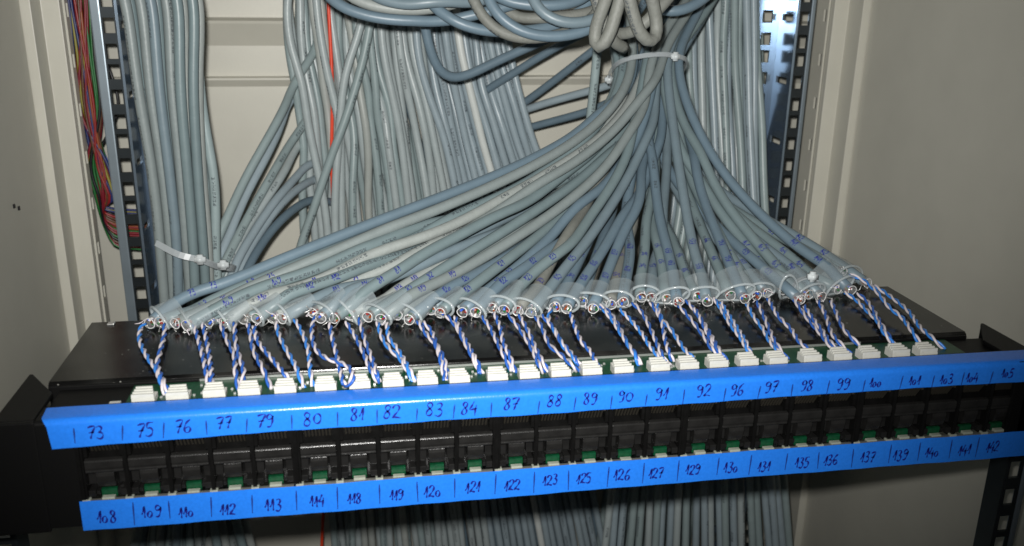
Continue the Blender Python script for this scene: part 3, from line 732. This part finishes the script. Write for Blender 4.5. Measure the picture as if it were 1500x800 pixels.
# twisted pairs from each stripped end to the contact blocks
PAIR = [
 [(212, 474), (206, 482), (205, 500), (216, 523), (228, 540), (236, 560), (243, 580)], [(241, 476), (241, 490), (234, 518), (231, 535), (240, 560), (250, 580)],
 [(284, 476), (290, 495), (298, 525), (302, 545), (307, 574)], [(297, 474), (303, 500), (308, 530), (310, 558), (302, 578)],
 [(323, 474), (332, 497), (343, 520), (345, 545), (350, 573)], [(344, 473), (345, 500), (350, 520), (357, 545), (352, 575)],
 [(363, 474), (367, 490), (372, 515), (385, 540), (398, 571)], [(372, 478), (378, 500), (398, 525), (418, 549), (424, 558)],
 [(405, 472), (407, 485), (417, 508), (430, 530), (438, 548), (446, 570)], [(432, 468), (444, 490), (452, 515), (455, 545), (459, 568)],
 [(462, 465), (457, 482), (461, 508), (475, 523), (494, 530), (511, 538), (517, 551), (510, 564), (503, 566)], [(483, 474), (487, 495), (492, 515), (497, 536), (503, 560), (506, 566)],
 [(507, 472), (520, 492), (532, 515), (540, 535), (548, 550), (555, 563)], [(526, 467), (530, 482), (537, 505), (545, 525), (552, 548), (557, 562)],
 [(553, 472), (560, 495), (572, 512), (586, 525), (595, 540), (607, 560)], [(567, 474), (570, 495), (580, 508), (591, 525), (600, 542), (610, 560)],
 [(612, 470), (625, 490), (638, 505), (645, 525), (652, 558)], [(620, 472), (632, 485), (640, 505), (650, 525), (658, 558)],
 [(654, 462), (668, 478), (680, 500), (692, 522), (704, 549)], [(667, 464), (672, 480), (684, 502), (697, 526), (707, 549)],
 [(706, 464), (718, 480), (728, 500), (738, 520), (750, 546)], [(724, 458), (733, 480), (737, 500), (746, 520), (756, 547)],
 [(744, 461), (757, 476), (768, 492), (780, 512), (790, 535), (798, 548)], [(761, 462), (775, 487), (784, 508), (794, 528), (805, 546)],
 [(785, 464), (795, 482), (805, 505), (822, 520), (838, 535), (847, 545)], [(794, 462), (810, 480), (821, 499), (834, 514), (846, 530), (852, 540)],
 [(808, 452), (804, 462), (806, 474), (816, 490), (826, 508), (842, 526), (852, 542)], [(836, 459), (843, 480), (852, 500), (865, 515), (873, 530), (878, 541)],
 [(872, 444), (890, 455), (902, 470), (910, 485), (920, 505), (932, 520), (939, 537)], [(884, 453), (898, 470), (908, 486), (920, 504), (930, 520), (937, 537)],
 [(908, 453), (925, 470), (940, 488), (953, 508), (968, 525), (982, 536)], [(927, 444), (940, 457), (950, 475), (960, 497), (970, 520), (978, 534)],
 [(953, 443), (963, 458), (970, 472), (974, 495), (980, 516), (986, 530)], [(962, 445), (970, 467), (985, 485), (1000, 508), (1012, 522), (1020, 532)],
 [(994, 447), (1010, 465), (1022, 480), (1033, 495), (1044, 512), (1062, 530)], [(1006, 440), (1020, 458), (1032, 475), (1042, 492), (1055, 515), (1066, 530)],
 [(1018, 452), (1030, 475), (1042, 498), (1055, 516), (1064, 530)], [(1046, 437), (1058, 455), (1070, 475), (1085, 495), (1095, 512), (1107, 528)],
 [(1056, 442), (1067, 460), (1080, 480), (1092, 500), (1103, 526)], [(1094, 445), (1105, 465), (1118, 482), (1128, 500), (1140, 515), (1151, 528)],
 [(1109, 442), (1120, 465), (1128, 485), (1138, 505), (1154, 527)], [(1125, 437), (1140, 463), (1158, 481), (1170, 499), (1185, 512), (1200, 524)],
 [(1160, 434), (1178, 460), (1190, 475), (1203, 490), (1218, 508), (1240, 522)], [(1178, 448), (1192, 468), (1205, 485), (1220, 505), (1243, 521)],
 [(1198, 440), (1210, 462), (1217, 485), (1228, 500), (1246, 519)], [(1217, 440), (1225, 458), (1235, 480), (1248, 495), (1262, 510)],
 [(1237, 428), (1255, 440), (1270, 455), (1285, 470), (1295, 487), (1308, 504)], [(1256, 430), (1270, 441), (1280, 455), (1291, 475), (1311, 506)],
 [(1244, 402), (1265, 411), (1285, 428), (1303, 450), (1322, 466), (1338, 488), (1350, 508)], [(1279, 418), (1300, 431), (1330, 455), (1347, 478), (1367, 496), (1384, 512)]]
def twist(parent, pts, i):
    m_ = len(pts); zs = np.interp(np.linspace(0, 1, m_), [0, .22, .6, .85, 1.0], [CR + .8, 2.6, 2.2, 1.8, -2.0])
    if i == 48: zs = zs + np.linspace(6, 0, m_)
    if i == 10: zs = np.interp(np.linspace(0, 1, m_), [0, .3, .75, 1.0], [CR + .6, 3, 5.5, -2.0])
    P = spline([at(u, v, z=z) for (u, v), z in zip(pts, zs)], 0.55)
    T, U, V = frames(P); s = np.arange(len(P)) * 0.55
    per = rng.uniform(11.5, 16.5); ph = rng.uniform(0, 6.28)
    th = 2 * math.pi * s / per + ph + .5 * np.sin(s / 9.0)
    blue = 'wire_sky' if rng.rand() < .3 else 'wire_blue'
    for w_, (nm, mt) in enumerate((('blue_wire', blue), ('white_wire', 'wire_white'))):
        a = th + w_ * math.pi
        Q = P + 0.62 * (np.cos(a)[:, None] * U + np.sin(a)[:, None] * V)
        tube(nm, Q[::2], 0.60, mt, parent, sides=6)
NUM = []
for k in range(25): NUM += [UPN[k][0], LON[k][0]]
FR = 2.85
SLEEVES = {}
core_cols = ['orange', 'green', 'brown', 'white', 'blue', 'red', 'grey']
for c in FAN:
    i = c['idx']; P = named_cable(c); P[-1] = c['path'][-1]
    E_ = P[-1]; d = P[-1] - P[-4]; d /= np.linalg.norm(d)
    root = thing('network_cable', c['label'], 'cable', group=c['group'])
    jk = link('jacket', tube_mesh('jacket', P, FR, 12), JC[c['col']], root)
    # direction of the stripped end: forward and a little down
    fw = np.array([d[0] * .55, -0.85, -0.05]); fw /= np.linalg.norm(fw)
    q = spline([E_ - d * 1.5, E_ + fw * .6, E_ + fw * 2.2, E_ + fw * 3.8], 0.7)
    film = link('film_end', tube_mesh('film_end', q, np.linspace(FR * .96, FR * .88, len(q)), 14, cap=False), 'film_end', root)
    T, U, V = frames(q); e = q[-1]
    ring = np.array([e + 2.5 * (math.cos(t) * U[-1] * (1 + .1 * math.sin(3 * t + i)) + math.sin(t) * V[-1]) for t in np.linspace(0, 2 * math.pi, 17)])
    tube('film_rim', ring, 0.27, 'film_edge', film, sides=5, cap=False)
    for k in range(5):
        an = rng.uniform(0, 6.28); rr = 0.5 + 1.2 * rng.rand(); o_ = rr * (math.cos(an) * U[-1] + math.sin(an) * V[-1])
        an2 = rng.uniform(0, 6.28)
        pw = np.array([q[1] + o_ * .6, q[len(q) // 2] + o_, e - fw * rng.uniform(0, 2.0) + o_ * 1.1 + .4 * (math.cos(an2) * U[-1] + math.sin(an2) * V[-1])])
        tube('core_wire', spline(pw, .9), 0.58, 'core_' + core_cols[(i + k * (1 + i % 3)) % 7], film, sides=6)
    for k in range(3):
        an = rng.uniform(0, 6.28); o_ = 2.6 * (math.cos(an) * U[-1] + math.sin(an) * V[-1])
        p1 = e + o_ + fw * rng.uniform(.5, 2.5) + rng.normal(0, .7, 3); p2 = p1 + rng.normal(0, 1.4, 3) + fw * .8
        p1[2] = max(p1[2], .6); p2[2] = max(p2[2], .6)
        tube('screen_strand', spline([e + o_ * .8 - fw, e + o_, p1, p2], .8), 0.22, 'solder' if k else 'wire_white', film, sides=5)
    twist(root, PAIR[i], i)
    pp = PAIR[i][0]
    SLEEVES.setdefault(i // 2, []).append((P, E_, d))
    # pen numbers on the jacket, on the side turned to the viewer
    T, U, V = frames(P)
    for rep, back in enumerate((3, 7)):
        base = int(back * (1.0 + .6 * rng.rand())) + 2
        if base + 6 >= len(P): continue
        st, wd = glyphs(str(NUM[i]), rs); hgt = 3.3
        k0 = len(P) - 1 - base
        tocam = CAM - P[k0]; tocam /= np.linalg.norm(tocam); tocam = tocam + np.array([0, 0, .35])
        x_sign = 1.0 if T[k0][0] > 0 else -1.0
        ln = np.r_[0, np.cumsum(np.linalg.norm(np.diff(P, axis=0), axis=1))]
        def mapf(aa, bb):
            s_ = ln[k0] + x_sign * (aa - wd * hgt * .4); p = np.array([np.interp(s_, ln, P[:, m]) for m in range(3)])
            t = np.array([np.interp(s_, ln, T[:, m]) for m in range(3)]); t /= np.linalg.norm(t)
            nrm = tocam - t * np.dot(tocam, t); nrm /= np.linalg.norm(nrm); sd = np.cross(nrm, t * x_sign)
            th = (bb - hgt * .5) / FR
            return p + (FR + .10) * (math.cos(th) * nrm + math.sin(th) * sd)
        ribbon('ink_number', [np.array(p) * [hgt * .9, hgt] for p in st], mapf, 0.24, 'ink', jk)

# clear sleeves: one round each pair of cables, just behind the stripped ends
for s_, prs in SLEEVES.items():
    def pt(k, P):
        return P[-1 - k]
    lab = f'{ORD[s_]} clear plastic sleeve from the left, holding a pair of cables on the lid'
    root = thing('clear_sleeve', lab, 'sleeve', group='clear sleeves along the lid')
    secs = []; half0 = 9.0
    for k in (0, 1, 2, 3):
        pa, pb = pt(k, prs[0][0]), pt(k, prs[1][0])
        mid = (pa + pb) / 2; half = np.linalg.norm(pa - pb) / 2
        half = min(half, 5.6, half0); half0 = half + .2
        ax = (pb - pa); ax[1] *= .3; ax /= np.linalg.norm(ax) + 1e-9
        dd = (prs[0][2] + prs[1][2]); dd /= np.linalg.norm(dd)
        ax = ax - dd * np.dot(ax, dd); ax /= np.linalg.norm(ax); up_ = np.cross(ax, dd)
        if up_[2] < 0: up_ = -up_
        fl_ = 1.0 + .10 * max(0, 2 - k)
        secs.append((mid + up_ * .3, ax * (half + FR + .9) * fl_, up_ * (FR + 1.5) * fl_))
    n = 20; v = []; f = []
    for m_, a, u_ in secs:
        for j in range(n):
            t = 2 * math.pi * j / n; q = m_ + a * math.cos(t) + u_ * math.sin(t); q[2] = max(q[2], .35); v.append(tuple(q * S))
    for i in range(len(secs) - 1):
        for j in range(n): f.append((i * n + j, i * n + (j + 1) % n, (i + 1) * n + (j + 1) % n, (i + 1) * n + j))
    me = bpy.data.meshes.new('sleeve_tube'); me.from_pydata(v, [], f); me.update(); me.polygons.foreach_set('use_smooth', [True] * len(f))
    link('sleeve_tube', me, 'clear_film', root)
    rim = np.array([np.array(v[j % n]) / S for j in range(n + 1)])
    tube('sleeve_rim', rim, 0.75, 'clear_rim', root, sides=6, cap=False)

# cable ties
def strap(name, P, w_, t_, material, parent):
    P = np.asarray(P); n = len(P); T = np.gradient(P, axis=0); T /= np.linalg.norm(T, axis=1)[:, None]
    cen = P.mean(0); v = []; f = []
    nrm0 = np.cross(P[n // 4] - P[0], P[n // 2] - P[0]); nrm0 /= np.linalg.norm(nrm0)
    for i in range(n):
        o_ = np.cross(T[i], nrm0); o_ /= np.linalg.norm(o_)
        if np.dot(o_, P[i] - cen) < 0: o_ = -o_
        for a, b in ((-1, 0), (1, 0), (1, 1), (-1, 1)): v.append(tuple((P[i] + nrm0 * a * w_ / 2 + o_ * b * t_) * S))
    for i in range(n - 1):
        for j in range(4): f.append((i * 4 + j, i * 4 + (j + 1) % 4, (i + 1) * 4 + (j + 1) % 4, (i + 1) * 4 + j))
    me = bpy.data.meshes.new(name); me.from_pydata(v, [], f); me.update()
    return link(name, me, material, parent)
def knob(name, c, r, material, parent, sq=(1, 1, 1)):
    bm = bmesh.new(); bmesh.ops.create_cube(bm, size=2)
    bmesh.ops.bevel(bm, geom=bm.edges[:], offset=.5, segments=3, affect='EDGES')
    me = bpy.data.meshes.new(name)
    for q in bm.verts: q.co = Vector((c[0] + q.co.x * r * sq[0], c[1] + q.co.y * r * sq[1], c[2] + q.co.z * r * sq[2])) * S
    bm.to_mesh(me); bm.free(); me.polygons.foreach_set('use_smooth', [True] * len(me.polygons))
    return link(name, me, material, parent)
# upper tie hugs the fan bundle where it is narrowest
TZ = TIE[2] - 5.5
SLO = -0.50                                   # the tie's plane leans: lower towards the back
cut = []
for c in FAN:
    P = c['path']; cut.append(P[np.argmin(np.abs(P[:, 2] - (TZ + SLO * (P[:, 1] - TIE[1])))) ])
cut = np.array(cut); ctr = np.median(cut, 0)
cut = cut[(np.abs(cut[:, 0] - ctr[0]) < 27) & (np.abs(cut[:, 1] - ctr[1]) < 45)]
e2 = np.array([0, 1.0, SLO]); e2 /= np.linalg.norm(e2)
loop_ = []
for t in np.linspace(0, 2 * math.pi, 73):
    dv = math.cos(t) * np.array([1.0, 0, 0]) + math.sin(t) * e2
    q = cut[np.argmax(cut @ dv)]; loop_.append(q + dv * (2.85 + 1.5))
loop_ = np.array(loop_); loop_[:, 2] = TZ + SLO * (loop_[:, 1] - TIE[1])
ell = resample(loop_, 2.0)
for _ in range(6): ell = .5 * ell + .25 * (np.roll(ell[:-1], 1, 0)[np.r_[0:len(ell) - 1, 0]] + np.roll(ell[:-1], -1, 0)[np.r_[0:len(ell) - 1, 0]])
ell += (ell - ell.mean(0)) * .02
t1_ = thing('cable_tie', 'white nylon tie binding the fanned cables at the top centre', 'cable tie', group='white cable ties')
strap('strap', ell, 2.8, 1.0, 'nylon_clear', t1_)
pxs = [R.T @ (q - CAM) for q in ell]; us_ = np.array([750 + FPX * q[0] / q[2] for q in pxs]); front = ell[:, 1] < ctr[1]
kk = int(np.argmin(np.where(front, np.abs(us_ - (us_.max() - 18)), 1e9))); knob('tie_head', ell[kk] + [0, -1.2, 0], 2.8, 'nylon', t1_, (1, .9, .95))
kk = int(np.argmin(us_)); knob('strap_stub', ell[kk] + [-0.6, -1.5, -.6], 2.5, 'nylon', t1_, (1.1, .9, 1.0))
# lower left tie
t2_ = thing('cable_tie', 'white nylon tie round the left bundle and the cables sweeping down to it', 'cable tie', group='white cable ties')
A_ = at(229, 356, y=214); B_ = at(295, 381, y=212); D_ = at(342, 392, y=240); F_ = at(300, 378, y=268); H_ = at(240, 350, y=258)
lp = spline([A_, 0.5 * (A_ + B_) + [0, -3, -.8], B_, 0.5 * (B_ + D_) + [0, -4, 0], D_, F_, H_, A_], 3)
strap('strap', lp, 3.6, 1.1, 'nylon_clear', t2_)
knob('tie_head', at(293, 380, y=209), 2.9, 'nylon', t2_, (1.1, .8, 1.0)); knob('tie_head', at(327, 388, y=216), 2.9, 'nylon', t2_, (1.1, .8, 1.0))
# tie head on top of the second sleeve from the right
t3_ = thing('cable_tie', 'small white tie head standing on the next to last clear sleeve', 'cable tie', group='white cable ties')
q = at(1190, 405, z=12); knob('tie_head', q, 2.6, 'nylon', t3_, (1.0, .9, 1.0))
strap('strap', np.array([q + np.array([6.6 * math.cos(t) - 1.5, 2, 4.3 * math.sin(t) - 6.0]) for t in np.linspace(0, 2 * math.pi, 31)]), 2.6, .8, 'nylon_clear', t3_)

# bundle of thin coloured wires behind the left post
wb = thing('wire_bundle', 'bundle of thin multicoloured wires hanging between the left post and the left rail', 'wire bundle')
wc = ['crimson', 'red', 'green', 'navy', 'brown', 'dark', 'red', 'orange', 'yellow', 'grey', 'crimson', 'navy', 'green', 'orange', 'yellow', 'olive', 'red', 'brown', 'crimson', 'blue', 'green', 'olive', 'orange', 'red', 'navy', 'brown', 'dark', 'crimson', 'green', 'yellow', 'red', 'dark', 'brown', 'dark', 'navy', 'olive', 'brown', 'dark', 'navy', 'crimson']
rw = np.random.RandomState(2)
for k in range(2 * len(wc)):
    c = wc[k % len(wc)]; t = rw.rand(); yb = 356 + 14 * rw.rand(); sw = rw.normal(0, 7); sw2 = rw.normal(0, 7)
    us = [(-60, 94 + 46 * t), (0, 100 + 42 * t), (80, 112 + 30 * t + sw * .5), (160, 122 + 24 * t + sw), (240, 132 + 22 * (1 - t) + sw2 * .5), (290, 140 + 27 * (1 - t)), (300 + 34 * t, 148 + 6 * t), (306 + 56 * t, 170), (308 + 58 * t, 200), (312 + 58 * t, 240)]
    pts = [at(u, v, y=yb + (5 if i > 5 else 0)) for i, (v, u) in enumerate(us)]
    tube('wire', spline(pts, 5), 1.05, 'core_' + c, wb, sides=6)
